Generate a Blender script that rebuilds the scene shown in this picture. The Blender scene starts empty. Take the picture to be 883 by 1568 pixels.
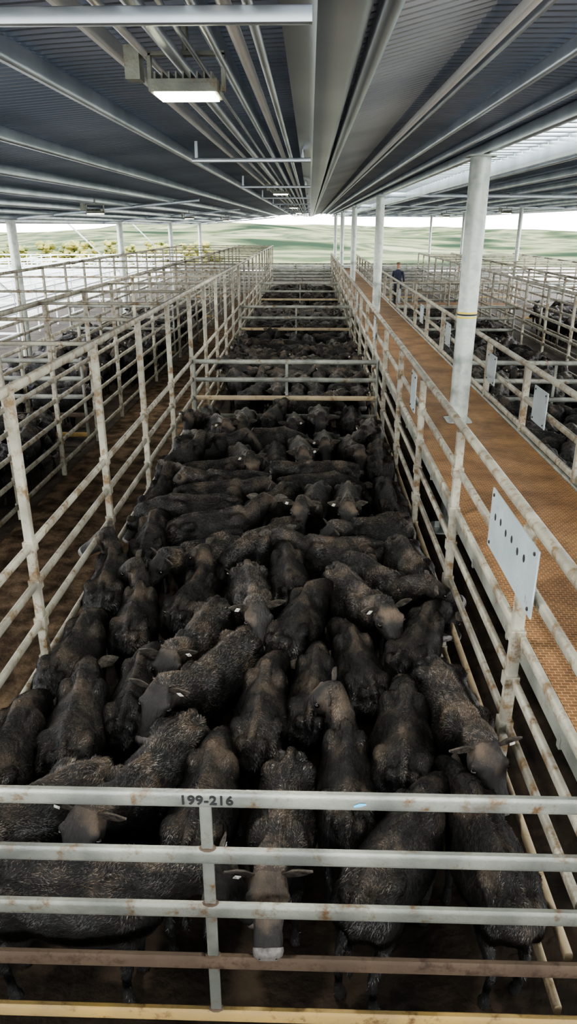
import bpy, bmesh, math, random
import numpy as np
from mathutils import Vector, Matrix
random.seed(7); np.random.seed(7)
scene = bpy.context.scene
V = Vector
CAMZ = 4.4

# ------------------------------------------------------------------ materials
def nmat(name, cols, scale=4.0, rough=0.5, metal=0.0, bump=0.0, bscale=40.0, stretch=(1,1,1), detail=5.0,
         pos=(0.35,0.65), spec=0.5):
    m = bpy.data.materials.new(name); m.use_nodes = True
    nt = m.node_tree; n = nt.nodes; l = nt.links
    b = n['Principled BSDF']
    tc = n.new('ShaderNodeTexCoord'); mp = n.new('ShaderNodeMapping'); mp.inputs['Scale'].default_value = stretch
    l.new(tc.outputs['Object'], mp.inputs['Vector'])
    no = n.new('ShaderNodeTexNoise'); no.inputs['Scale'].default_value = scale; no.inputs['Detail'].default_value = detail
    l.new(mp.outputs['Vector'], no.inputs['Vector'])
    cr = n.new('ShaderNodeValToRGB'); e = cr.color_ramp.elements
    k = len(cols)
    while len(e) < k: e.new(0.5)
    for i, c in enumerate(cols):
        e[i].position = pos[0] + (pos[1]-pos[0])*i/max(1, k-1); e[i].color = (*c, 1)
    l.new(no.outputs['Fac'], cr.inputs['Fac']); l.new(cr.outputs['Color'], b.inputs['Base Color'])
    b.inputs['Roughness'].default_value = rough; b.inputs['Metallic'].default_value = metal
    b.inputs['Specular IOR Level'].default_value = spec
    if bump > 0:
        n2 = n.new('ShaderNodeTexNoise'); n2.inputs['Scale'].default_value = bscale; n2.inputs['Detail'].default_value = 6
        l.new(mp.outputs['Vector'], n2.inputs['Vector'])
        bp = n.new('ShaderNodeBump'); bp.inputs['Strength'].default_value = bump; bp.inputs['Distance'].default_value = 0.02
        l.new(n2.outputs['Fac'], bp.inputs['Height']); l.new(bp.outputs['Normal'], b.inputs['Normal'])
    return m

def rusty(name, c1, c2, rust, amount, metal=0.35, rough=0.45):
    m = nmat(name, [c1, c2], scale=3.0, rough=rough, metal=metal, bump=0.15, bscale=60)
    nt = m.node_tree; n = nt.nodes; l = nt.links; b = n['Principled BSDF']
    old = b.inputs['Base Color'].links[0].from_socket
    tc = n.new('ShaderNodeTexCoord')
    no = n.new('ShaderNodeTexNoise'); no.inputs['Scale'].default_value = 7; no.inputs['Detail'].default_value = 9; no.inputs['Roughness'].default_value = 0.7
    l.new(tc.outputs['Object'], no.inputs['Vector'])
    cr = n.new('ShaderNodeValToRGB'); e = cr.color_ramp.elements
    e[0].position = 0.62-amount; e[0].color = (0,0,0,1); e[1].position = 0.74-amount; e[1].color = (1,1,1,1)
    l.new(no.outputs['Fac'], cr.inputs['Fac'])
    mx = n.new('ShaderNodeMix'); mx.data_type = 'RGBA'
    l.new(cr.outputs['Color'], mx.inputs['Factor']); l.new(old, mx.inputs['A']); mx.inputs['B'].default_value = (*rust, 1)
    l.new(mx.outputs['Result'], b.inputs['Base Color'])
    return m

M_galv = rusty('galvanised_rail', (0.31,0.32,0.28), (0.15,0.16,0.145), (0.14,0.085,0.042), 0.07)
M_galvl = rusty('galvanised_dirty', (0.40,0.385,0.32), (0.21,0.20,0.165), (0.15,0.10,0.05), 0.12, metal=0.15, rough=0.55)
M_rust = rusty('rusty_rail', (0.085,0.06,0.042), (0.12,0.085,0.058), (0.05,0.03,0.02), 0.1, metal=0.1, rough=0.75)
M_yel = rusty('yellowed_rail', (0.44,0.30,0.10), (0.30,0.22,0.10), (0.12,0.07,0.03), 0.08, metal=0.05, rough=0.65)
M_cream = rusty('cream_rail', (0.46,0.38,0.25), (0.34,0.28,0.19), (0.20,0.13,0.065), 0.07, metal=0.05, rough=0.65)
M_col = nmat('galvanised_column', [(0.32,0.36,0.34),(0.48,0.51,0.48),(0.36,0.40,0.38)], scale=5, rough=0.4, metal=0.5, bump=0.05)
M_roof = nmat('steel_roof_sheet', [(0.17,0.215,0.29),(0.26,0.31,0.40)], scale=0.6, rough=0.38, metal=0.6)
M_roofl = nmat('pale_roof_sheet', [(0.34,0.39,0.46),(0.48,0.53,0.60)], scale=0.6, rough=0.34, metal=0.6)
M_purl = nmat('galvanised_purlin', [(0.42,0.47,0.53),(0.62,0.67,0.74)], scale=1.5, rough=0.3, metal=0.75)
M_gutter = nmat('gutter_steel', [(0.30,0.35,0.42),(0.40,0.45,0.52)], scale=0.8, rough=0.3, metal=0.75)
M_bright = nmat('bright_zinc_and_glint', [(0.80,0.82,0.82),(0.9,0.9,0.9)], scale=2, rough=0.35, metal=0.2)  # pale zinc; on the purlin its near-white colour paints in leaking, reflected light
M_panel = rusty('sign_panel_steel', (0.38,0.44,0.46), (0.30,0.355,0.375), (0.20,0.085,0.035), 0.02, metal=0.1)
M_white = nmat('white_rail', [(0.60,0.62,0.62),(0.72,0.74,0.74)], rough=.6)
M_black = nmat('black_paint', [(0.012,0.012,0.014),(0.02,0.02,0.02)], rough=0.6)
M_blue = nmat('blue_stock_marker', [(0.08,0.38,0.62),(0.15,0.5,0.7)], rough=0.6)
M_tape = nmat('yellow_tape', [(0.75,0.6,0.05),(0.65,0.5,0.05)], rough=0.5)
M_floor = nmat('dirt_floor', [(0.012,0.009,0.006),(0.030,0.021,0.014),(0.050,0.036,0.024)], scale=2.2, rough=0.9, bump=0.9, bscale=9, detail=10, spec=0.25)
M_lane = nmat('lane_dirt', [(0.030,0.020,0.012),(0.078,0.053,0.033),(0.14,0.098,0.062)], scale=3.5, rough=0.95, bump=1.0, bscale=14, detail=10, spec=0.1)
M_hill = nmat('hill_pasture', [(0.022,0.034,0.022),(0.060,0.075,0.042),(0.16,0.165,0.095),(0.05,0.066,0.042),(0.20,0.195,0.125)], scale=0.010, rough=1, detail=12, pos=(0.36,0.64), spec=0)
M_leaf = nmat('autumn_leaves', [(0.07,0.095,0.025),(0.28,0.24,0.06)], scale=.8, rough=0.8, bump=0.5, bscale=5)
M_bark = nmat('bark', [(0.12,0.09,0.06),(0.2,0.15,0.1)], rough=0.9)
M_strip = bpy.data.materials.new('translucent_skylight'); M_strip.use_nodes = True
nt = M_strip.node_tree; nt.nodes.remove(nt.nodes['Principled BSDF'])
tr = nt.nodes.new('ShaderNodeBsdfTranslucent'); tr.inputs['Color'].default_value = (0.95,0.95,0.88,1)
nt.links.new(tr.outputs[0], nt.nodes['Material Output'].inputs['Surface'])
def emat(name, col, s):
    m = bpy.data.materials.new(name); m.use_nodes = True; b = m.node_tree.nodes['Principled BSDF']
    b.inputs['Base Color'].default_value = (*col,1); b.inputs['Emission Color'].default_value = (*col,1); b.inputs['Emission Strength'].default_value = s
    return m
M_lamp = emat('lamp_glass', (1.0,0.97,0.66), 20)

M_deck = bpy.data.materials.new('rusty_deck_grating'); M_deck.use_nodes = True
nt = M_deck.node_tree; n = nt.nodes; l = nt.links; b = n['Principled BSDF']
tc = n.new('ShaderNodeTexCoord'); br = n.new('ShaderNodeTexBrick')
br.inputs['Scale'].default_value = 16; br.inputs['Mortar Size'].default_value = 0.03; br.inputs['Brick Width'].default_value = 0.9; br.inputs['Row Height'].default_value = 0.5
br.inputs['Color1'].default_value = (0.13,0.08,0.038,1); br.inputs['Color2'].default_value = (0.20,0.12,0.058,1); br.inputs['Mortar'].default_value = (0.60,0.40,0.22,1)
l.new(tc.outputs['Object'], br.inputs['Vector'])
no = n.new('ShaderNodeTexNoise'); no.inputs['Scale'].default_value = 2.2; no.inputs['Detail'].default_value = 6; l.new(tc.outputs['Object'], no.inputs['Vector'])
cr = n.new('ShaderNodeValToRGB'); cr.color_ramp.elements[0].color = (0.60,0.45,0.32,1); cr.color_ramp.elements[1].color = (1.35,1.15,0.95,1)
cr.color_ramp.elements[0].position = .3; cr.color_ramp.elements[1].position = .7
l.new(no.outputs['Fac'], cr.inputs['Fac'])
mx = n.new('ShaderNodeMix'); mx.data_type = 'RGBA'; mx.blend_type = 'MULTIPLY'; mx.inputs['Factor'].default_value = 1
l.new(br.outputs['Color'], mx.inputs['A']); l.new(cr.outputs['Color'], mx.inputs['B']); l.new(mx.outputs['Result'], b.inputs['Base Color'])
bp = n.new('ShaderNodeBump'); bp.inputs['Strength'].default_value = 0.8; bp.inputs['Distance'].default_value = 0.01
l.new(br.outputs['Fac'], bp.inputs['Height']); l.new(bp.outputs['Normal'], b.inputs['Normal'])
b.inputs['Roughness'].default_value = 0.7

def coat(name, gain, fur):
    M = bpy.data.materials.new(name); M.use_nodes = True
    nt = M.node_tree; n = nt.nodes; l = nt.links; b = n['Principled BSDF']
    tc = n.new('ShaderNodeTexCoord'); oi = n.new('ShaderNodeObjectInfo')
    no = n.new('ShaderNodeTexNoise'); no.inputs['Scale'].default_value = 3.6; no.inputs['Detail'].default_value = 8
    va = n.new('ShaderNodeVectorMath'); va.operation = 'ADD'
    l.new(tc.outputs['Object'], va.inputs[0])
    mu = n.new('ShaderNodeMath'); mu.operation = 'MULTIPLY'; mu.inputs[1].default_value = 37
    l.new(oi.outputs['Random'], mu.inputs[0]); l.new(mu.outputs[0], va.inputs[1]); l.new(va.outputs[0], no.inputs['Vector'])
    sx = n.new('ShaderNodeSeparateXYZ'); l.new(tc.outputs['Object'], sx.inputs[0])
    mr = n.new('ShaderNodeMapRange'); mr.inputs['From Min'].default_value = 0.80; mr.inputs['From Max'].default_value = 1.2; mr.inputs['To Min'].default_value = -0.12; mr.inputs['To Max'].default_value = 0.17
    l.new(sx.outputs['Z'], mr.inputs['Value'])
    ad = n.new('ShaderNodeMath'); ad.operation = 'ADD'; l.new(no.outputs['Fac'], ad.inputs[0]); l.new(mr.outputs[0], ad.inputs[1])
    last = ad.outputs[0]
    if fur:
        ge = n.new('ShaderNodeNewGeometry')
        m2 = n.new('ShaderNodeMapRange'); m2.inputs['To Min'].default_value = -0.14; m2.inputs['To Max'].default_value = 0.20
        l.new(ge.outputs['Random Per Island'], m2.inputs['Value'])
        a2 = n.new('ShaderNodeMath'); a2.operation = 'ADD'; l.new(last, a2.inputs[0]); l.new(m2.outputs[0], a2.inputs[1]); last = a2.outputs[0]
    cr = n.new('ShaderNodeValToRGB'); e = cr.color_ramp.elements
    g_ = lambda c: tuple(q*gain for q in c)+(1,)
    e[0].position = 0.40; e[0].color = g_((0.009,0.0088,0.009)); e[1].position = 0.88; e[1].color = g_((0.135,0.103,0.076))
    x = e.new(0.62); x.color = g_((0.023,0.0212,0.020))
    l.new(last, cr.inputs['Fac']); l.new(cr.outputs['Color'], b.inputs['Base Color'])
    b.inputs['Roughness'].default_value = 0.40 if fur else 0.6; b.inputs['Specular IOR Level'].default_value = 0.55 if fur else .3
    if not fur:
        n2 = n.new('ShaderNodeTexNoise'); n2.inputs['Scale'].default_value = 26; n2.inputs['Detail'].default_value = 6
        mp = n.new('ShaderNodeMapping'); mp.inputs['Scale'].default_value = (1.6,0.7,0.8); l.new(tc.outputs['Object'], mp.inputs[0]); l.new(mp.outputs[0], n2.inputs['Vector'])
        bp = n.new('ShaderNodeBump'); bp.inputs['Strength'].default_value = 0.8; bp.inputs['Distance'].default_value = 0.02
        l.new(n2.outputs['Fac'], bp.inputs['Height']); l.new(bp.outputs['Normal'], b.inputs['Normal'])
    return M
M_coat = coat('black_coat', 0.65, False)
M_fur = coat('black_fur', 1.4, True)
M_face = coat('lit_face_fur', 1.9, True)  # fur colour raised on the head so faces look lit
M_facec = coat('lit_face_coat', 1.15, False)  # lighter copy of the coat, light on the face put into colour
M_eye = nmat('cow_eye', [(0.006,0.005,0.004),(0.010,0.007,0.005)], rough=0.05)
M_muz = nmat('cow_muzzle', [(0.09,0.088,0.085),(0.20,0.185,0.175)], scale=20, rough=0.35, bump=0.3)
M_tagw = nmat('ear_tag_white', [(0.55,0.53,0.46),(0.62,0.61,0.56)], rough=0.5)
M_ear = nmat('ear_hair', [(0.022,0.020,0.018),(0.10,0.083,0.067)], scale=30, rough=0.6, bump=0.6, bscale=90)

# ------------------------------------------------------------------ mesh builder
def spow(c, e): return math.copysign(abs(c)**e, c)
class MB:
    def __init__(s): s.v=[]; s.f=[]; s.m=[]
    def loft(s, rings, mat=0, cap=True, closed=True):
        o = len(s.v); n = len(rings[0])
        for r in rings: s.v += [tuple(p) for p in r]
        for i in range(len(rings)-1):
            for j in range(n if closed else n-1):
                a=o+i*n+j; b2=o+i*n+(j+1)%n
                s.f.append((a,b2,b2+n,a+n)); s.m.append(mat)
        if cap:
            s.f.append(tuple(o+j for j in range(n))[::-1]); s.m.append(mat)
            k=o+(len(rings)-1)*n
            s.f.append(tuple(k+j for j in range(n))); s.m.append(mat)
    def tube(s, pts, rad, n=12, mat=0, up=V((0,0,1)), p=2.0, fn=None):
        rings=[]
        pts=[V(q) for q in pts]
        for i,q in enumerate(pts):
            t=(pts[min(i+1,len(pts)-1)]-pts[max(i-1,0)]).normalized()
            sd=t.cross(up)
            if sd.length<1e-4: sd=t.cross(V((0,1,0)))
            if sd.length<1e-4: sd=V((1,0,0))
            sd.normalize(); vv=sd.cross(t).normalized()
            r=rad[i] if not isinstance(rad,(int,float)) else rad
            a,b2=(r if isinstance(r,(tuple,list)) else (r,r))
            ring=[]
            for j in range(n):
                th=2*math.pi*(j+0.5)/n; c,sn=math.cos(th),math.sin(th)
                x=spow(c,2/p); y=spow(sn,2/p)
                if fn: x,y=fn(x,y)
                ring.append(q+sd*(a*x)+vv*(b2*y))
            rings.append(ring)
        s.loft(rings,mat)
    def beam(s,p1,p2,w,h,mat=0,n=12,p=3.5): s.tube([p1,p2],[(w/2,h/2)]*2,n,mat,p=p)
    def sphere(s,c,r,mat=0,n=10,m=6):
        c=V(c); r=r if isinstance(r,(tuple,list)) else (r,r,r)
        rings=[]
        for i in range(m+1):
            ph=-math.pi/2+math.pi*(i+0.15*(i==0)-0.15*(i==m))/m
            rings.append([c+V((r[0]*math.cos(ph)*math.cos(2*math.pi*j/n), r[1]*math.cos(ph)*math.sin(2*math.pi*j/n), r[2]*math.sin(ph))) for j in range(n)])
        s.loft(rings,mat)
    def box(s,c,sz,mat=0,rot=None):
        c=V(c); o=len(s.v)
        for dx in(-.5,.5):
            for dy in(-.5,.5):
                for dz in(-.5,.5):
                    q=V((dx*sz[0],dy*sz[1],dz*sz[2]))
                    if rot: q=rot@q
                    s.v.append(tuple(c+q))
        for f in((0,1,3,2),(4,6,7,5),(0,4,5,1),(2,3,7,6),(0,2,6,4),(1,5,7,3)):
            s.f.append(tuple(o+i for i in f)); s.m.append(mat)
    def mesh(s,name,mats,smooth=True,fix=True,ang=40):
        me=bpy.data.meshes.new(name); me.from_pydata(s.v,[],s.f)
        for mm in mats: me.materials.append(mm)
        me.polygons.foreach_set('material_index',s.m)
        if fix:
            bm=bmesh.new(); bm.from_mesh(me); bmesh.ops.recalc_face_normals(bm,faces=bm.faces); bm.to_mesh(me); bm.free()
        if smooth:
            me.polygons.foreach_set('use_smooth',[True]*len(me.polygons))
            me.set_sharp_from_angle(angle=math.radians(ang))
        me.update(); return me
    def obj(s,name,mats,parent=None,**k):
        ob=bpy.data.objects.new(name,s.mesh(name,mats,**k)); scene.collection.objects.link(ob)
        if parent: ob.parent=parent
        return ob

def empty(name,loc=(0,0,0)):
    e=bpy.data.objects.new(name,None); e.location=loc; e.empty_display_size=.2; scene.collection.objects.link(e); return e

# ------------------------------------------------------------------ cow
BL=.81; HS=1.16
lump=bpy.data.textures.new('lump','CLOUDS'); lump.noise_scale=.11; lump.noise_depth=2
def build_cow(name,np_,ny,hp,hy,bend=0.0,fat=1.0,tag=0,lo=False):
    tufts=2600 if lo else 30000; tw=2.4 if lo else 1.0
    mb=MB()
    def P(x,s_,z):
        s_*=BL; return V((x+bend*s_*abs(s_),-s_,z))
    st=[(-.70,.99,.07,.08),(-.66,.96,.13,.15),(-.58,.90,.185,.235),(-.46,.875,.22,.265),(-.30,.86,.235,.28),(-.12,.825,.26,.305),
        (.08,.81,.265,.32),(.26,.81,.24,.32),(.40,.825,.215,.32),(.52,.85,.18,.28),(.62,.87,.14,.22),(.68,.88,.09,.15)]
    def eg(x,y):
        return (x*(1-.28*max(0,y)**1.5), y)
    mb.tube([P(0,a,z) for a,z,_,_ in st],[(w*fat,h) for _,_,w,h in st],24,fn=eg)
    mb.tube([P(0,-.62,1.09),P(0,-.3,1.135),P(0,.05,1.125),P(0,.3,1.145),P(0,.46,1.155),P(0,.6,1.09)],[.03,.038,.035,.04,.055,.06],10)
    for sx_ in(-1,1):
        mb.sphere(P(.15*sx_,-.40,1.03),(.075,.11,.065)); mb.sphere(P(.085*sx_,-.64,1.0),(.05,.07,.07))
        mb.sphere(P(.125*sx_*fat,.40,.93),(.09,.16,.21))
        mb.sphere(P(.14*sx_,-.50,.82),(.10,.18,.23))
    a1=math.radians(np_); a2=math.radians(ny)
    nd=V((math.sin(a2)*math.cos(a1),-math.cos(a2)*math.cos(a1),math.sin(a1)))
    n0=P(0,.46,.93); n1=P(0,.62,.96); poll=n1+nd*.42
    mid=n1+nd*.2+V((0,0,.015))
    mb.tube([n0,n1,mid,poll-nd*.05,poll+nd*.02],[(.16,.24),(.14,.20),(.118,.16),(.10,.125),(.085,.10)],16)
    b1=math.radians(hp); b2=math.radians(hy+ny)
    d=V((math.sin(b2)*math.cos(b1),-math.cos(b2)*math.cos(b1),-math.sin(b1)))
    side=d.cross(V((0,0,1))).normalized(); up=side.cross(d).normalized()
    prof=[(-.05,.055,.045,-.03),(0,.092,.078,-.045),(.07,.116,.10,-.06),(.14,.114,.10,-.066),(.21,.092,.088,-.07),(.28,.078,.074,-.07),(.33,.080,.068,-.068),(.375,.082,.062,-.068),(.40,.074,.05,-.07),(.415,.045,.03,-.07)]
    def hr(w,h,o,t,n=16):
        w*=HS;h*=HS;o*=HS;t*=HS
        c=poll+d*t+up*o; r=[]
        for j in range(n):
            th=2*math.pi*j/n; r.append(c+side*(w*spow(math.cos(th),.8))+up*(h*spow(math.sin(th),.9)))
        return r
    H=lambda t,s_,u: poll+d*(t*HS)+side*(s_*HS)+up*(u*HS)
    mb.loft([hr(w,h,o,t) for t,w,h,o in prof])
    for sg in(-1,1):
        mb.sphere(H(.12,.095*sg,-.008),.040)
        mb.sphere(H(.11,.06*sg,-.125),(.05,.05,.05))
    def leg(pts,rad): mb.tube([P(*q) for q in pts],rad,12,up=V((0,1,0)))
    for sg in(-1,1):
        j=random.uniform(-.07,.07)
        leg([(.12*sg,.40,.80),(.135*sg,.42,.62),(.13*sg,.42+j*.3,.48),(.13*sg,.43+j*.6,.35),(.128*sg,.42+j,.20),(.13*sg,.42+j,.09),(.13*sg,.44+j,.0)],
            [(.07,.12),(.062,.095),(.045,.058),(.043,.048),(.028,.032),(.036,.040),(.045,.055)])
        j=random.uniform(-.08,.08)
        leg([(.13*sg,-.50,.86),(.15*sg,-.44,.70),(.14*sg,-.45+j*.3,.56),(.13*sg,-.60+j*.6,.42),(.13*sg,-.61+j*.9,.36),(.13*sg,-.57+j,.2),(.13*sg,-.56+j,.09),(.13*sg,-.53+j,0)],
            [(.10,.17),(.085,.15),(.055,.085),(.038,.055),(.034,.046),(.028,.034),(.036,.040),(.045,.055)])
    tl=random.uniform(-.04,.04)
    mb.tube([P(0,-.62,1.08),P(0,-.70,1.06),P(tl*.3,-.745,.95),P(tl,-.75,.75),P(tl*1.5,-.74,.60),P(tl*1.6,-.74,.48),P(tl*1.6,-.74,.36)],[.035,.036,.026,.021,.022,.035,.012],10,up=V((0,1,0)))
    me=mb.mesh('tmp',[],smooth=False)
    ob=bpy.data.objects.new('tmp',me); scene.collection.objects.link(ob)
    md=ob.modifiers.new('r','REMESH'); md.mode='VOXEL'; md.voxel_size=.032 if lo else .0175
    md2=ob.modifiers.new('s','SMOOTH'); md2.iterations=3 if lo else 7; md2.factor=.5
    md3=ob.modifiers.new('d','DISPLACE'); md3.texture=lump; md3.strength=.018; md3.texture_coords='LOCAL'
    dg=bpy.context.evaluated_depsgraph_get()
    em=bpy.data.meshes.new_from_object(ob.evaluated_get(dg))
    bpy.data.objects.remove(ob)
    em.calc_loop_triangles()
    nv=len(em.vertices); co=np.empty(nv*3); em.vertices.foreach_get('co',co); co=co.reshape(-1,3)
    tri=np.empty(len(em.loop_triangles)*3,dtype=np.int32); em.loop_triangles.foreach_get('vertices',tri); tri=tri.reshape(-1,3)
    hc=np.array(poll+d*.24-up*.06); isface=np.linalg.norm(co-hc,axis=1)<.27
    out=MB(); out.v=[tuple(c) for c in co]; out.f=[tuple(p.vertices) for p in em.polygons]
    out.m=[6 if isface[f[0]] else 0 for f in out.f]
    bpy.data.meshes.remove(em)
    eb=MB()
    for sg in(-1,1):
        base=H(.02,.082*sg,-.02)
        ed=(side*sg+up*.38-d*.12).normalized(); ew=(up*.9-d*.25).normalized(); ew=(ew-ed*ew.dot(ed)).normalized()
        rings=[]
        for t,w in((-.02,.028),(.03,.044),(.075,.060),(.12,.056),(.165,.036),(.205,.006)):
            c=base+ed*t-up*(t*t*.9); r=[]
            for j in range(12):
                th=2*math.pi*j/12; xx=math.cos(th)*w; yy=math.sin(th)*.008
                yy+= (w*w-xx*xx)*5*1.0
                r.append(c+ew*xx-d*yy)
            rings.append(r)
        eb.loft(rings,5)
        for k in range(0 if lo else 40):
            t=random.uniform(.01,.15); c=base+ed*t-up*(t*t*.9)+ew*random.uniform(-.04,.04)
            q=c+d*random.uniform(.01,.03)+ed*random.uniform(.01,.04)+up*random.uniform(-.02,.02)
            o_=len(eb.v); eb.v+= [tuple(c+ew*.0025),tuple(c-ew*.0025),tuple(q)]; eb.f.append((o_,o_+1,o_+2)); eb.m.append(5)
        eb.sphere(H(.145,.112*sg,-.032),.025,1)
        if (tag==1 and sg==1) or (tag==2 and sg==-1):
            c=base+ed*.115-up*.02+d*.02
            R=Matrix((ed,d,ew)).transposed()
            eb.box(c,(.040,.005,.048),3,R)
            eb.sphere(c+ew*.015+d*.004,.008,3)
    eb.loft([hr(.083,.060,-.068,.36),hr(.085,.063,-.068,.378),hr(.077,.053,-.07,.403),hr(.048,.032,-.07,.422)],2)
    for sg in(-1,1): eb.sphere(H(.405,.042*sg,-.045),(.015,.015,.012),1,8,5)
    o=len(out.v); out.v+=eb.v; out.f+=[tuple(i+o for i in f) for f in eb.f]; out.m+=eb.m
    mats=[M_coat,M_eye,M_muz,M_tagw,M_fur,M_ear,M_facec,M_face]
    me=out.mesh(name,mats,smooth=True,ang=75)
    A,B,C=co[tri[:,0]],co[tri[:,1]],co[tri[:,2]]
    nr=np.cross(B-A,C-A); ar=np.linalg.norm(nr,axis=1); nr/=ar[:,None]+1e-12
    pr=ar*np.clip((A[:,2]-.15)*2,.12,1.0); pr/=pr.sum()
    idx=np.random.choice(len(tri),tufts,p=pr)
    u=np.random.rand(tufts); w=np.random.rand(tufts); fl=u+w>1; u[fl]=1-u[fl]; w[fl]=1-w[fl]
    p=A[idx]+(B-A)[idx]*u[:,None]+(C-A)[idx]*w[:,None]; nn=nr[idx]
    # keep hair clear of eyes and nose
    keep=np.ones(tufts,bool)
    for q in (H(.145,.112,-.032),H(.145,-.112,-.032)): keep&=np.linalg.norm(p-np.array(q),axis=1)>.034
    keep&=np.linalg.norm(p-np.array(H(.41,0,-.06)),axis=1)>.085
    p=p[keep]; nn=nn[keep]; tufts=len(p)
    ph=p*11
    sw=np.stack([np.sin(ph[:,1]*1.3+ph[:,2]*2+np_),np.cos(ph[:,0]*2.1+ph[:,2]*1.3),np.sin(ph[:,0]*1.7-ph[:,1]*1.9)],1)
    dr=np.array([0,.9,-.35])[None]+sw*.65+np.random.randn(tufts,3)*.3
    dr-=nn*(dr*nn).sum(1)[:,None]; dr/=np.linalg.norm(dr,axis=1)[:,None]+1e-9
    dr=dr+nn*np.random.uniform(.10,.5,tufts)[:,None]; dr/=np.linalg.norm(dr,axis=1)[:,None]
    hd=np.linalg.norm(p-hc,axis=1)<.27
    L=np.random.uniform(.018,.040,tufts)*np.where(hd,.4,1.0)*(1.4 if lo else 1)
    sd=np.cross(dr,nn); sd/=np.linalg.norm(sd,axis=1)[:,None]+1e-9
    wd=np.random.uniform(.0018,.0038,tufts)[:,None]*np.where(hd,.6,1.0)[:,None]*tw
    base=p-nn*.003
    tv=np.empty((tufts*3,3)); tv[0::3]=base+sd*wd; tv[1::3]=base-sd*wd; tv[2::3]=base+dr*L[:,None]
    tme=bpy.data.meshes.new('tt'); tme.from_pydata(tv.tolist(),[],np.arange(tufts*3).reshape(-1,3).tolist())
    for q in range(8): tme.materials.append(None)
    tme.polygons.foreach_set('material_index',np.where(hd,7,4).astype(np.int32))
    bm=bmesh.new(); bm.from_mesh(me); bm.from_mesh(tme); bm.to_mesh(me); bm.free(); bpy.data.meshes.remove(tme)
    me.update()
    return me

SPEC={'low':(-20,0,60,0,0,1.0,0),'low2':(-8,12,52,10,.12,1.06,1),'low3':(-12,-14,56,-10,-.14,.97,2),'lev':(20,4,42,-10,.05,1.0,2),
 'face':(42,0,40,6,-.04,1.03,1),'face2':(38,-10,44,20,.10,1.0,2),'face3':(34,12,46,-26,-.08,1.0,0),'up':(48,-6,24,-20,.03,.98,1),
 'right':(36,30,26,38,.12,1.02,2),'left':(34,-26,32,-40,-.10,1.0,1),'back':(46,24,34,60,.10,1.0,0)}
VAR={k:build_cow('cow_'+k,*v) for k,v in SPEC.items()}
VLO={k:build_cow('herd_cow_'+k,*SPEC[k],lo=True) for k in ('low','low2','low3','lev','face','face2')}
CS=.90
OFF=np.array([-.37,-.12,.12,.37,.72]); RAD=np.array([.20,.225,.22,.20,.12])
def relax(lst,x0,x1,y0,y1,it=220,lock=None):
    a=np.array([[q[0],q[1]] for q in lst]); a0=a.copy(); h=np.radians([q[2] for q in lst]); h0=h.copy()
    f=np.stack([np.sin(h),-np.cos(h)],1)
    N=len(lst); K=len(OFF)
    for k in range(it):
        c=a[:,None,:]+f[:,None,:]*OFF[None,:,None]
        cf=c.reshape(-1,2); r=np.tile(RAD,N); own=np.repeat(np.arange(N),K)
        dv=cf[:,None,:]-cf[None,:,:]; ds=np.linalg.norm(dv,axis=2)+1e-9
        ov=np.maximum(0,r[:,None]+r[None,:]-ds); ov[own[:,None]==own[None,:]]=0
        mv=(dv/ds[:,:,None]*ov[:,:,None]).sum(1)*.28
        mv[:,0]+=np.maximum(0,x0-(cf[:,0]-r))*.8-np.maximum(0,cf[:,0]+r-x1)*.8
        mv[:,1]+=np.maximum(0,y0-(cf[:,1]-r))*.8-np.maximum(0,cf[:,1]+r-y1)*.8
        m=mv.reshape(N,K,2); a+=m.sum(1)*.45
        if lock:
            a+=(a0-a)*lock*(1 if k<it*.7 else .3); h+=(h0-h)*.02
        tq=(OFF[None,:]*(f[:,None,0]*m[:,:,1]-f[:,None,1]*m[:,:,0])).sum(1)*.35
        h+=np.clip(tq,-.03,.03); f=np.stack([np.sin(h),-np.cos(h)],1)
    return [(a[i,0],a[i,1],math.degrees(h[i]),lst[i][3]) for i in range(N)]
def gapfill(lst,x0,x1,y0,y1,tries=9000,tol=.11,vs=('low2','face3','low3','face','face2','lev'),maxn=30):
    lst=list(lst)
    def circ(q):
        h=math.radians(q[2]); f=np.array([math.sin(h),-math.cos(h)])
        return np.array([q[0],q[1]])+f[None]*OFF[:,None]
    C=np.concatenate([circ(q) for q in lst]); R=np.tile(RAD,len(lst)); add=0
    for t in range(tries):
        q=(random.uniform(x0,x1),random.uniform(y0,y1),random.choice([0,180,20,160,-30,100,-80,200,10,-15]),random.choice(vs))
        c=circ(q)
        if (c[:,0]-RAD*.6<x0).any() or (c[:,0]+RAD*.6>x1).any() or (c[:,1]-RAD<y0).any() or (c[:,1]+RAD>y1).any(): continue
        ds=np.linalg.norm(c[:,None]-C[None],axis=2); ov=(RAD[:,None]+R[None]-ds).max()
        if ov<tol: 
            lst.append(q); C=np.concatenate([C,c]); R=np.concatenate([R,RAD]); add+=1
            if add>=maxn: break
    print('gapfill',add); return lst
def put(lst,name,parent=None,D=VAR):
    for x,y,h,vn in lst:
        ob=bpy.data.objects.new(name,D[vn]); scene.collection.objects.link(ob)
        ob.location=(x,y,0); ob.rotation_euler=(0,0,math.radians(h)); s=random.uniform(.95,1.05)*CS
        ob.scale=(s*random.uniform(.97,1.06),s,s)
        if parent: ob.parent=parent

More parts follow.
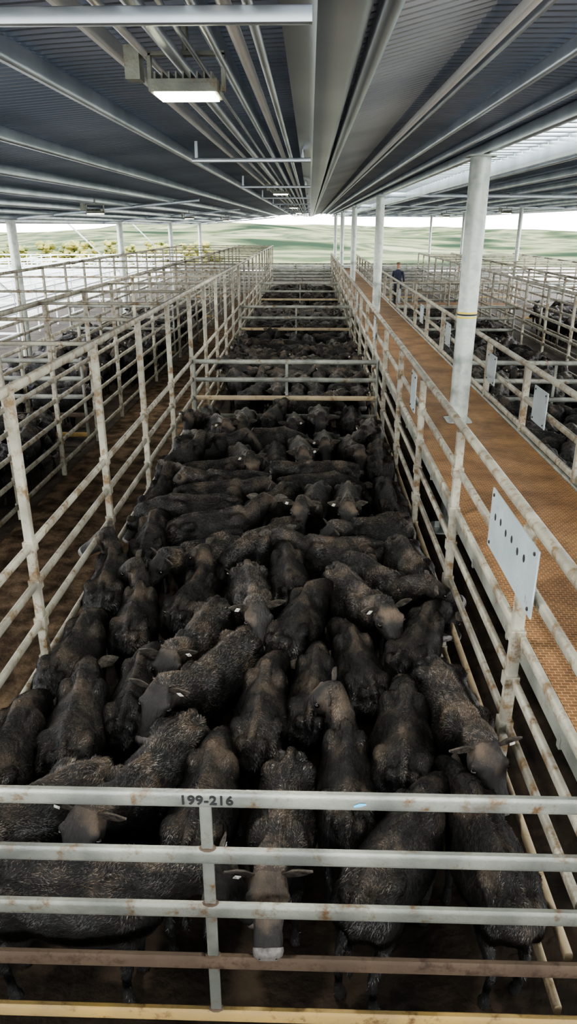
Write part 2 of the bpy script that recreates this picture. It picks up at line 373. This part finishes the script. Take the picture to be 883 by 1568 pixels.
XL,XR=-2.41,1.46
front=[(-1.98,4.2,180,'low'),(-1.58,4.35,180,'low2'),(-1.22,4.75,176,'low3'),(-.95,3.85,-40,'face'),(-.52,4.1,150,'low'),(-.70,4.95,-35,'face2'),
(-.2,4.3,185,'low3'),(-.80,5.85,-30,'face2'),(-.42,6.4,2,'face'),(-1.0,7.6,-38,'face3'),(-1.15,6.6,165,'back'),(.07,4.9,180,'low'),(.50,6.3,15,'face'),
(.02,5.95,172,'low3'),(.48,4.8,182,'low2'),(.38,4.0,184,'back'),(.87,4.35,180,'low'),(1.2,4.75,14,'face2'),(1.05,6.5,38,'right'),(.92,5.9,166,'low3'),
(-.1,7.05,180,'low2'),(.22,7.6,-86,'left'),(1.0,8.2,-50,'face3'),(.55,9.2,0,'face'),(.12,9.2,-14,'face'),(-.46,8.9,156,'low'),(1.22,9.3,180,'low2'),
(-1.34,8.2,108,'right'),(-1.36,9.5,98,'lev'),(-2.14,9.5,172,'up'),(-1.92,7.7,180,'low3'),(-2.1,6.8,180,'back'),(-1.52,6.2,176,'back'),(-1.86,5.5,182,'low'),
(.25,10.6,-85,'lev'),(1.25,11.2,180,'low'),(.82,11.9,10,'face3'),(.36,12.2,0,'face'),(-.13,11.3,5,'face2'),(-.55,11.2,180,'low'),(-1.16,11.2,20,'face'),
(-1.53,10.6,100,'lev'),(-2.05,11.9,90,'face3'),(-1.7,13.1,20,'face'),(-.82,12.2,90,'low3'),(-.34,13.5,0,'face2'),(-1.18,13.5,0,'face3'),(.2,13.8,0,'face3'),
(1.05,13.7,180,'low2'),(1.2,12.9,0,'left'),(-2.0,13.9,-10,'face'),
(-.08,3.85,4,'face'),(.45,3.3,150,'low'),(.95,3.5,176,'low2'),(-1.35,3.15,88,'lev'),(-1.95,3.35,-80,'low3')]
front=relax(front,XL+.06,XR-.08,2.83,14.6,it=240,lock=.06)
front=gapfill(front,XL+.06,XR-.08,2.83,14.6)
front=relax(front,XL+.06,XR-.08,2.83,14.6,it=120,lock=.02)
print('front cows',len(front))
put(front,'black_cow')

def fill(x0,x1,y0,y1,n):
    l=[]
    for i in range(n):
        h=random.choice([0,180,180,90,-90,0])+random.uniform(-30,30)
        l.append((random.uniform(x0+.4,x1-.4),random.uniform(y0+.6,y1-.6),h,random.choice(list(VLO))))
    return relax(l,x0,x1,y0,y1,it=90)
herds=[(XL+.08,XR-.08,15.0,25.3,56),(XL+.08,XR-.08,25.7,36.0,54),(XL+.08,XR-.08,36.4,46.6,40),
       (3.3,6.9,5.0,14.6,46),(3.3,6.9,15.0,25.3,48),(3.3,6.9,25.7,33.6,34),(9.4,13,15,25.3,38),(9.4,13,25.7,36,30),
       (-8.3,-4.8,9.0,14.6,24),(-8.3,-4.8,15,25.3,40),(-8.3,-4.8,25.7,36,28)]
for h in herds:
    e=empty('cattle_herd'); put(fill(*h),'herd_cow',e,VLO)

# ------------------------------------------------------------------ floor / terrain
def plane(name,x0,x1,y0,y1,z,mat,nx=1,ny=1):
    mb=MB()
    for j in range(ny+1):
        for i in range(nx+1): mb.v.append((x0+(x1-x0)*i/nx,y0+(y1-y0)*j/ny,z))
    for j in range(ny):
        for i in range(nx):
            a=j*(nx+1)+i; mb.f.append((a,a+1,a+nx+2,a+nx+1)); mb.m.append(0)
    return mb.obj(name,[mat],fix=False,smooth=False)
plane('floor',-14,18,-6,78,0,M_floor)
plane('lane_floor',-4.55,-2.46,-4,56,0.012,M_lane)
M_pale=nmat('pale_gravel',[(0.24,0.23,0.20),(0.34,0.33,0.29)],scale=.5,rough=.95)
def ss(x): x=min(1,max(0,x)); return x*x*(3-2*x)
def terr(x,y):
    r=math.hypot(x,y)
    return -.05-16*ss((r-85)/160)+ss((r-260)/800)*(11+9*ss((x+500)/300)-11*ss((x+60)/200)+4*math.sin(x*.0062+1)+3.5*math.sin(x*.013+y*.004)+1.5*math.sin(x*.031+y*.02))+1.8*ss((r-150)/200)*math.sin(x*.02)*math.cos(y*.017)
mb=MB(); N=170
cs=[math.sinh(4.2*(2*i/N-1))/math.sinh(4.2)*1600 for i in range(N+1)]
for y in cs:
    for x in cs: mb.v.append((x,y,terr(x,y)))
for j in range(N):
    for i in range(N):
        a=j*(N+1)+i; mb.f.append((a,a+1,a+N+2,a+N+1)); 
        cx,cy=cs[i],cs[j]; mb.m.append(1 if math.hypot(cx,cy)<92 else 0)
mb.obj('ground',[M_hill,M_pale],fix=False,ang=180)

def tree(x,y,top,s):
    mb=MB(); z0=terr(x,y)-.1; h=top-z0
    mb.tube([(0,0,0),(.1,0,h*.3),(.05,.1,h*.6)],[.22,.16,.07],8,1,up=V((0,1,0)))
    for k in range(5):
        a=k*1.3; mb.tube([(.05,0,h*.35),(math.cos(a)*s*.5,math.sin(a)*s*.5,h*.65)],[.09,.03],6,1,up=V((0,1,0)))
    for k in range(46):
        a=random.uniform(0,6.28); zz=random.uniform(h*.30,h*.95); rr=random.uniform(0,s*.9)*(1.15-zz/h*.75)
        q=random.uniform(.35,.75)*s*.30
        mb.sphere((math.cos(a)*rr,math.sin(a)*rr,zz),(q,q,q*.75),0,8,5)
    o=mb.obj('autumn_tree',[M_leaf,M_bark]); o.location=(x,y,z0)
    dm=bpy.data.textures.new('t','CLOUDS'); dm.noise_scale=.4
    md=o.modifiers.new('d','DISPLACE'); md.texture=dm; md.strength=.7
for i in range(30):
    yy=random.uniform(120,190); k=random.choice([.42,.38,.35,.33,.30,.40,.25,.2,.12,.16]); tree(-yy*(k+random.uniform(-.02,.02)),yy,4.4-yy*random.uniform(.018,.034),random.uniform(2.2,4.2))

# ------------------------------------------------------------------ fences
RZ=[1.8,1.43,1.05,.66,.23]
def fence_y(name,X,y0,y1,posts,rails=RZ,top=1.85,mat=M_galvl,rw=.045,rh=.080,pw=.08,toprail=None,ys=None):
    mb=MB()
    for z in rails: mb.beam((X,y0 if ys is None else ys,z),(X,y1,z),rw,rh,0)
    if toprail: mb.beam((X,y0,toprail),(X,y1,toprail),.055,.085,0)
    for y in posts:
        mb.tube([(X,y,0),(X,y,top)],[(pw/2,pw/2)]*2,12,0,up=V((0,1,0)),p=5)
        for z in rails: mb.box((X,y,z),(pw+.02,.10,.10),0)
    return mb.obj(name,[mat])
def gate_x(name,x0,x1,Y,rails=RZ,stiff=None,mats=None,mi=None,rh=.095,rw=.045,ends=True):
    mb=MB(); mats=mats or [M_galv,M_rust,M_yel,M_cream]
    mi=mi or [0,0,0,1,2]
    for z,k in zip(rails,mi): mb.beam((x0,Y,z),(x1,Y,z),rw,rh,k)
    for x in (stiff or [(x0+x1)/2]):
        for a,b3 in zip(rails[:-1],rails[1:]):
            mb.tube([(x,Y,b3+rh/2-.005),(x,Y,a-rh/2+.005)],[(.030,.014)]*2,12,0,up=V((0,1,0)),p=5)
            mb.sphere((x,Y,b3+rh/2),(.045,.028,.012),1)
    if ends:
        for x in(x0,x1): mb.tube([(x,Y,.15),(x,Y,1.86)],[.03,.03],12,0,up=V((0,1,0)))
    return mb.obj(name,mats)

pl=[3.45,5.65,8.1,10.3,12.5,14.85]+[14.85+2.15*i for i in range(1,17)]
fence_y('pen_fence',XL,2.8,50,pl,top=3.17,toprail=3.17)
pl2=[1.5]+[y+.3 for y in pl]
fence_y('pen_fence',-4.6,-1,50,pl2,top=3.17,toprail=3.17)
mb=MB()
for y in pl[1:]: mb.beam((-4.6,y,3.17),(XL,y,3.17),.05,.05)
for y in pl[3::2]: mb.beam((-8.4,y,3.17),(-4.6,y,3.17),.05,.05)
mb.obj('lane_overhead_frame',[M_galvl])
fence_y('pen_fence',-8.4,6,50,[6+2.2*i for i in range(20)],top=3.17,toprail=3.17)
fence_y('pen_fence',-6.5,14,50,[14+2.2*i for i in range(17)],top=1.85)
for X in(-12,-15,-19,-24): fence_y('outdoor_fence',X,10,72,[10+2.5*i for i in range(25)],mat=M_white,top=2.0)
for Y in(30,45,60,72): gate_x('outdoor_gate',-30,-12,Y,stiff=[-27,-24,-21,-18,-15],mats=[M_white]*4)
fence_y('pen_fence',7.1,4,50,[4+2.3*i for i in range(21)],top=2.7,toprail=2.7)
fence_y('pen_fence',9.2,4,50,[4.4+2.3*i for i in range(20)],top=2.7,toprail=2.7)
fence_y('pen_fence',13.2,8,50,[8+2.3*i for i in range(19)],top=2.7,toprail=2.7)
mb=MB()
for i in range(20): mb.beam((7.1,4+2.3*i,2.7),(13.2,4+2.3*i,2.7),.05,.06)
mb.obj('lane_overhead_frame',[M_galvl])
fg=gate_x('pen_gate',-2.9,2.3,2.73,stiff=[-.485],ends=False)
for Y in(14.8,25.5,36.2,46.9): gate_x('pen_gate',XL+.05,XR-.05,Y,stiff=[-.45],mi=[0,0,3,0,0])
for Y in(14.8,25.5,36.2,46.9):
    gate_x('pen_gate',3.05,7.0,Y); gate_x('pen_gate',9.3,13.1,Y); gate_x('pen_gate',-8.3,-4.7,Y)
for Y in(49.9,52,55): gate_x('yard_fence',-9,13,Y,stiff=[-7+2*i for i in range(10)],mi=[0]*5)
tcv=bpy.data.curves.new('gate_number','FONT'); tcv.body='199-216'; tcv.size=.074; tcv.extrude=.002; tcv.offset=.0018; tcv.align_x='CENTER'; tcv.align_y='CENTER'; tcv.space_character=1.08
to=bpy.data.objects.new('gate_number',tcv); scene.collection.objects.link(to)
to.location=(-.475,2.73-.0245,1.805); to.rotation_euler=(math.radians(90),0,0); to.data.materials.append(M_black); to.parent=fg
mb=MB(); mb.tube([(.24,2.704,1.79),(.27,2.704,1.80),(.30,2.704,1.805)],[(.003,.006),(.004,.012),(.002,.005)],8); o=mb.obj('paint_mark',[M_blue]); o.parent=fg

# ------------------------------------------------------------------ walkway
XO=2.96; ZD=1.73; ZH=2.63
wk=empty('walkway')
mb=MB()
mb.box(((XR+.06+XO-.06)/2,(3.3+52)/2,ZD-.02),(XO-XR-.12,52-3.3,.04),0)
mb.obj('deck',[M_deck],parent=wk,smooth=False)
mb=MB()
for X in(XR+.03,XO-.03): mb.beam((X,3.1,ZD-.05),(X,52,ZD-.05),.05,.15,0,p=6)
for i in range(42): mb.beam((XR,3.4+1.18*i,ZD-.1),(XO,3.4+1.18*i,ZD-.1),.05,.08,0,p=6)
mb.obj('deck_frame',[M_galv],parent=wk)
mb=MB()
ip=[1.9,4.3,6.6,9.0]+[11.3+2.35*i for i in range(18)]
mb.beam((XR,.8,ZH),(XR,52,ZH),.075,.075,0,p=2.6)
mb.beam((XR,.8,2.2),(XR,52,2.2),.045,.08,0)
for z in RZ: mb.beam((XR,2.8,z),(XR,52,z),.045,.080,0 if z>.7 else 1)
for y in ip:
    mb.tube([(XR-.02,y,0),(XR-.02,y,ZH-.03)],[(.04,.04)]*2,12,0,up=V((0,1,0)),p=5)
    for z in (RZ+[2.2]): mb.box((XR-.02,y,z),(.10,.1,.10),0)
mb.obj('inner_handrail',[M_galvl,M_cream],parent=wk)
mb=MB()
mb.beam((XO,3.0,ZH+.02),(XO,52,ZH+.02),.075,.075,0,p=2.6)
mb.beam((XO,3.0,2.2),(XO,52,2.2),.045,.08,0)
for z in RZ: mb.beam((XO,3,z),(XO,52,z),.045,.085,0)
for y in [3.2+2.2*i for i in range(22)]:
    mb.tube([(XO,y,0),(XO,y,ZH)],[(.045,.045)]*2,12,0,up=V((0,1,0)),p=5)
mb.beam((XO,3.4,ZH),(XO-.75,3.4,ZH),.06,.06)
mb.beam((XO-.5,4.2,ZD+.75),(XO+.1,3.3,ZD+.45),.05,.10)
mb.obj('outer_handrail',[M_galvl],parent=wk)
mb=MB()
def panel(X,y0,y1,z0,z1):
    mb.box((X,(y0+y1)/2,(z0+z1)/2),(.012,y1-y0,z1-z0),0)
    for y in(y0+.06,y1-.06):
        for z in(z0+.04,z1-.04): mb.sphere((X-.01,y,z),(.008,.014,.014),1)
panel(XR-.065,3.95,5.1,2.12,2.58)
for k in range(6): mb.sphere((XR-.073,4.2+.15*k,2.42-.02*(k%2)),(.003,.022,.028),1)
for y in(9.3,15.5,21.6): panel(XR-.065,y,y+.42,2.1,2.6)
for y in(8.7,11.3,15.2,19,24): panel(XO-.05,y,y+.55,2.05,2.5)
mb.obj('number_panels',[M_panel,M_black],parent=wk,smooth=False)
ZC=1.05
mb=MB(); mb.box((6.3,34.5,ZC-.02),(6.4,1.1,.04),0); mb.obj('cross_deck',[M_deck],parent=wk,smooth=False)
mb=MB()
for yy in(33.95,35.05):
    mb.beam((3,yy,ZC+.95),(9.6,yy,ZC+.95),.06,.06); mb.beam((3,yy,ZC+.5),(9.6,yy,ZC+.5),.05,.06); mb.beam((3,yy,ZC-.06),(9.6,yy,ZC-.06),.05,.1)
    for i in range(5): mb.tube([(3.3+1.5*i,yy,0),(3.3+1.5*i,yy,ZC+.95)],[.04,.04],10,0,up=V((0,1,0)))
mb.obj('cross_handrail',[M_galvl],parent=wk)
vp=empty('viewing_platform')
mb=MB(); mb.box((-.6,-.35,1.83),(7.6,3.3,.04),0); mb.obj('platform_deck',[M_deck],parent=vp,smooth=False)
mb=MB()
for yy in(-1.98,1.28): mb.beam((-4.4,yy,1.78),(3.2,yy,1.78),.05,.15,0,p=6)
for xx in(-4.2,-1.6,1.0,3.0):
    for yy in(-1.9,1.22): mb.tube([(xx,yy,0),(xx,yy,1.8)],[.045,.045],12,0,up=V((0,1,0)),p=5)
mb.obj('platform_frame',[M_galv],parent=vp)

# ------------------------------------------------------------------ roof
Z=lambda r: CAMZ+r
roof=empty('ceiling')
Y0,Y1=-3.0,78
def sheet(name,prof,mat=M_roof,pitch=.12,rib=.028):
    mb=MB(); ys=[]; y=Y0
    while y<Y1:
        ys+= [(y,0),(y+pitch*.30,0),(y+pitch*.42,rib),(y+pitch*.88,rib)]; y+=pitch
    n=len(prof)
    for yy,dz in ys:
        for x,r in prof: mb.v.append((x,yy,Z(r)+dz))
    for j in range(len(ys)-1):
        for i in range(n-1):
            a=j*n+i; mb.f.append((a,a+n,a+n+1,a+1)); mb.m.append(0)
    return mb.obj(name,[mat],parent=roof,fix=False,smooth=False)
sheet('roof_sheet_left',[(-10.4,.22),(-6.5,.60),(-4.4,.80),(-1.6,1.02),(-.1,1.1)])
sheet('roof_sheet_centre',[(.22,.88),(.95,1.06)],mat=M_roofl)
sheet('roof_sheet_inner',[(.95,1.06),(1.5,1.06),(2.5,.99)])
sheet('roof_sheet_right',[(2.95,1.02),(7,1.02),(13.6,.9)])
mb=MB(); mb.box((2.73,(Y0+Y1)/2,Z(1.0)),(.48,Y1-Y0,.006),0); mb.obj('skylight_strip',[M_strip],parent=roof,smooth=False)
mb=MB()
def lin(X,r,w,h,p=4,k=0): mb.beam((X,Y0,Z(r)),(X,Y1,Z(r)),w,h,k,p=p)
gp=[(-.16,1.12),(-.14,.86),(-.02,.84),(.02,.80),(.20,.80),(.25,.84),(.27,1.0)]
o=len(mb.v)
for yy in(Y0,Y1):
    for x,r in gp: mb.v.append((x,yy,Z(r)))
for i in range(len(gp)-1): mb.f.append((o+i,o+i+1,o+i+1+len(gp),o+i+len(gp))); mb.m.append(0)
mb.tube([(.33,Y0,Z(.86)),(.33,Y1,Z(.86))],[.05,.05],16)
mb.obj('box_gutter',[M_gutter],parent=roof,fix=False)
mb=MB()
for X,r,w,h,k in((1.02,.97,.05,.06,1),(1.12,1.0,.03,.08,0),(1.55,.98,.05,.10,0),(2.0,.97,.05,.08,0),  # first purlin coloured near-white as a painted streak of light
               (3.0,.88,.04,.26,0),(3.7,.92,.05,.12,0),(4.9,.93,.06,.15,0),(6.2,.93,.06,.15,0),(7.5,.93,.06,.15,0),(8.8,.92,.06,.15,0),(10.1,.90,.06,.15,0),(11.2,.87,.06,.15,0),(12.5,.84,.06,.15,0),(13.5,.80,.08,.25,0),
               (-.55,.98,.06,.12,0),(-1.15,.96,.05,.10,1),(-1.75,.93,.06,.14,0),(-3.05,.84,.06,.14,0),(-3.2,.86,.03,.05,1),(-4.35,.73,.06,.15,0),(-5.65,.61,.06,.15,0),(-6.95,.48,.07,.16,0),(-8.2,.36,.07,.15,0),(-9.4,.25,.07,.15,0),(-10.4,.16,.09,.22,0)):
    lin(X,r,w,h,4,k)
lin(2.3,.93,.10,.14)
mb.obj('purlins',[M_purl,M_bright],parent=roof)
mb=MB()
for X,r,q,k in((-.25,.80,.022,0),(-.36,.84,.03,1),(-.47,.80,.016,0),(-.72,.83,.035,0),(-.90,.86,.02,1),(-.62,.84,.014,0)):
    mb.tube([(X,Y0,Z(r)),(X,Y1,Z(r))],[q,q],10,k)
mb.obj('conduits',[M_purl,M_bright],parent=roof)
mb=MB()
mb.beam((-3.6,3.2,Z(.735)),(0,3.2,Z(.735)),.05,.06,p=6)
for i in range(1,11):
    y=3.15+6.6*i; mb.beam((-1.45,y,Z(.74)),(0,y,Z(.74)),.06,.05,p=6)
    mb.beam((-1.40,y,Z(.74)),(-1.40,y,Z(.95)),.04,.04); mb.beam((-.1,y,Z(.74)),(-.1,y,Z(.88)),.04,.04)
mb.obj('hanger_beams',[M_purl],parent=roof)
mb=MB()
for i in range(200): mb.beam((2.48,Y0+.4*i,Z(.97)),(2.97,Y0+.4*i,Z(.97)),.05,.04,p=6)
mb.obj('skylight_battens',[M_purl],parent=roof)
mb=MB()
for y in(24.6,38.7,52.8,66.9,78): 
    mb.beam((2.2,y,Z(.88)),(13.5,y,Z(.80)),.10,.14,p=6)
    mb.beam((-10.4,y,Z(.12)),(-3.5,y,Z(.74)),.08,.10,p=6)
mb.obj('rafters',[M_purl],parent=roof)

def column(x,y,r,top,tape=False):
    mb=MB()
    mb.tube([(0,0,0),(0,0,top)],[r,r],28,0,up=V((0,1,0)))
    mb.tube([(0,0,0),(0,0,.02)],[r*1.8,r*1.8],20,0,up=V((0,1,0)),p=8)
    mb.tube([(0,0,top-.02),(0,0,top)],[r*1.35,r*1.35],20,0,up=V((0,1,0)),p=8)
    for a in range(4):
        mb.box((math.cos(a*1.57)*r*1.2,math.sin(a*1.57)*r*1.2,.06),(.012 if a%2 else .1,.1 if a%2 else .012,.12),0)
    if tape:
        for k,(z,mm) in enumerate(((3.20,1),(3.235,2),(3.26,1))):
            mb.tube([(0,0,z),(0,0,z+.022)],[r+.002,r+.002],28,mm,up=V((0,1,0)))
        mb.tube([(0,0,ZD),(0,0,ZD+.015)],[r+.05,r+.05],20,0,up=V((0,1,0)),p=8)
    o=mb.obj('steel_column',[M_col,M_tape,M_black]); o.location=(x,y,0); return o
for i,y in enumerate((10.4,24.6,38.7,52.8,66.9)):
    column(2.2,y,.135,Z(.84),i==0)
for y in(24.6,38.7,52.8,66.9): column(-9.6,y,.15,Z(.16)); 
for y in(24.6,38.7,52.8,66.9): column(10.4,y,.10,Z(.80))
mb=MB()
for y in(24.6,38.7,52.8): mb.tube([(-9.6,y,2.0),(-12.2,y,4.5)],[.04,.04],8)
mb.obj('column_braces',[M_col],parent=roof)

def flood(x,y,z,w=50):
    e=empty('floodlight',(x,y,z))
    mb=MB()
    mb.box((0,0,.03),(.36,.30,.06),0)
    for k in range(9): mb.box((-.15+.0375*k,0,.075),(.008,.27,.04),0)
    mb.box((-.20,.0,.11),(.02,.05,.18),0); mb.box((.20,0,.11),(.02,.05,.18),0); mb.box((0,0,.20),(.42,.05,.02),0)
    mb.tube([(0,0,.20),(0,0,.34)],[.02,.02],8,0,up=V((0,1,0)))
    mb.box((-.28,-.02,.15),(.08,.12,.16),0)
    mb.obj('housing',[M_galv],parent=e)
    mb=MB(); mb.box((0,0,-.004),(.32,.26,.012),0); mb.obj('lens',[M_lamp],parent=e,smooth=False)
    ld=bpy.data.lights.new('lamp','AREA'); ld.shape='RECTANGLE'; ld.size=.31; ld.size_y=.25; ld.energy=w; ld.color=(1,.98,.90)
    lo=bpy.data.objects.new('lamp',ld); scene.collection.objects.link(lo); lo.parent=e; lo.location=(0,0,-.014)
for y in(4.5,18,32,46,60): flood(-.68,y,Z(.66),75)
for y in(18,32,46): flood(-5.0,y,Z(.25))
for y in(18,32,46): flood(8.0,y,Z(.45))

# ------------------------------------------------------------------ person
def person(x,y,z,rot):
    e=empty('stockman',(x,y,z)); e.rotation_euler=(0,0,rot)
    mb=MB(); U=V((0,1,0))
    mb.tube([(0,0,.82),(0,0,.95),(0,0,1.12),(0,0,1.30),(0,.01,1.42),(0,.01,1.50)],[(.14,.10),(.17,.12),(.16,.12),(.20,.13),(.19,.11),(.06,.06)],16,0,up=U)
    for s in(-1,1):
        mb.tube([(.19*s,0,1.42),(.25*s,-.01,1.28),(.27*s,-.03,1.12),(.24*s,-.14,.98),(.20*s,-.24,.96)],[.06,.055,.045,.04,.03],10,0,up=U)
        mb.tube([(.09*s,0,.90),(.10*s,.0,.7),(.11*s,-.01,.48),(.11*s,.01,.25),(.11*s,0,.08)],[.095,.085,.062,.055,.045],12,1,up=U)
        mb.tube([(.11*s,.06,.045),(.11*s,-.05,.045),(.11*s,-.17,.03)],[(.045,.045),(.045,.045),(.04,.028)],10,2)
        mb.sphere((.19*s,-.27,.955),(.035,.05,.025),3)
        for k in range(5): mb.tube([(.17*s+.012*k*s,-.30,.955),(.17*s+.012*k*s,-.345-.008*(k%3),.94)],[.008,.007],6,3)
        mb.sphere((.078*s,0,1.64),(.012,.02,.03),3); mb.sphere((.032*s,-.088,1.655),.011,2)
    mb.tube([(0,0,1.46),(0,-.005,1.56)],[.052,.05],12,3,up=U)
    mb.sphere((0,-.01,1.65),(.076,.095,.115),3,14,9)
    mb.sphere((0,-.108,1.63),(.013,.018,.022),3); mb.sphere((0,-.095,1.59),(.028,.01,.007),2)
    mb.tube([(0,0,1.70),(0,0,1.712)],[(.17,.19),(.16,.18)],18,4,up=U); mb.tube([(0,0,1.71),(0,0,1.78),(0,0,1.81)],[(.088,.1),(.082,.095),(.05,.06)],16,4,up=U)
    mb.obj('figure',[nmat('navy_shirt',[(.02,.025,.05),(.03,.035,.07)],rough=.8),nmat('dark_jeans',[(.015,.018,.03),(.03,.035,.05)],rough=.9),M_black,nmat('skin',[(.45,.26,.18),(.5,.3,.2)],rough=.5),nmat('felt_hat',[(.12,.08,.05),(.16,.11,.07)],rough=.9)],parent=e,ang=60)
person(4.0,34.3,ZC,math.radians(150))

# ------------------------------------------------------------------ world, camera
w=bpy.data.worlds.new('sky'); scene.world=w; w.use_nodes=True
nt=w.node_tree; n=nt.nodes; l=nt.links; bg=n['Background']
tc=n.new('ShaderNodeTexCoord'); sp=n.new('ShaderNodeSeparateXYZ'); l.new(tc.outputs['Generated'],sp.inputs[0])
cr=n.new('ShaderNodeValToRGB'); cr.color_ramp.elements[0].color=(1,.985,.95,1); cr.color_ramp.elements[1].color=(.86,.92,1,1); cr.color_ramp.elements[1].position=.8
l.new(sp.outputs['Z'],cr.inputs['Fac']); l.new(cr.outputs[0],bg.inputs['Color']); bg.inputs['Strength'].default_value=5.2

cam=bpy.data.cameras.new('camera'); co_=bpy.data.objects.new('camera',cam); scene.collection.objects.link(co_)
cam.sensor_fit='VERTICAL'; cam.sensor_height=36; cam.lens=1100/1568*36; cam.clip_start=.05; cam.clip_end=4000
co_.location=(0,0,CAMZ); co_.rotation_euler=(math.radians(90-21.76),0,math.radians(1.6))
scene.camera=co_
scene.view_settings.view_transform='AgX'; scene.view_settings.look='AgX - Medium High Contrast'; scene.view_settings.exposure=0.85
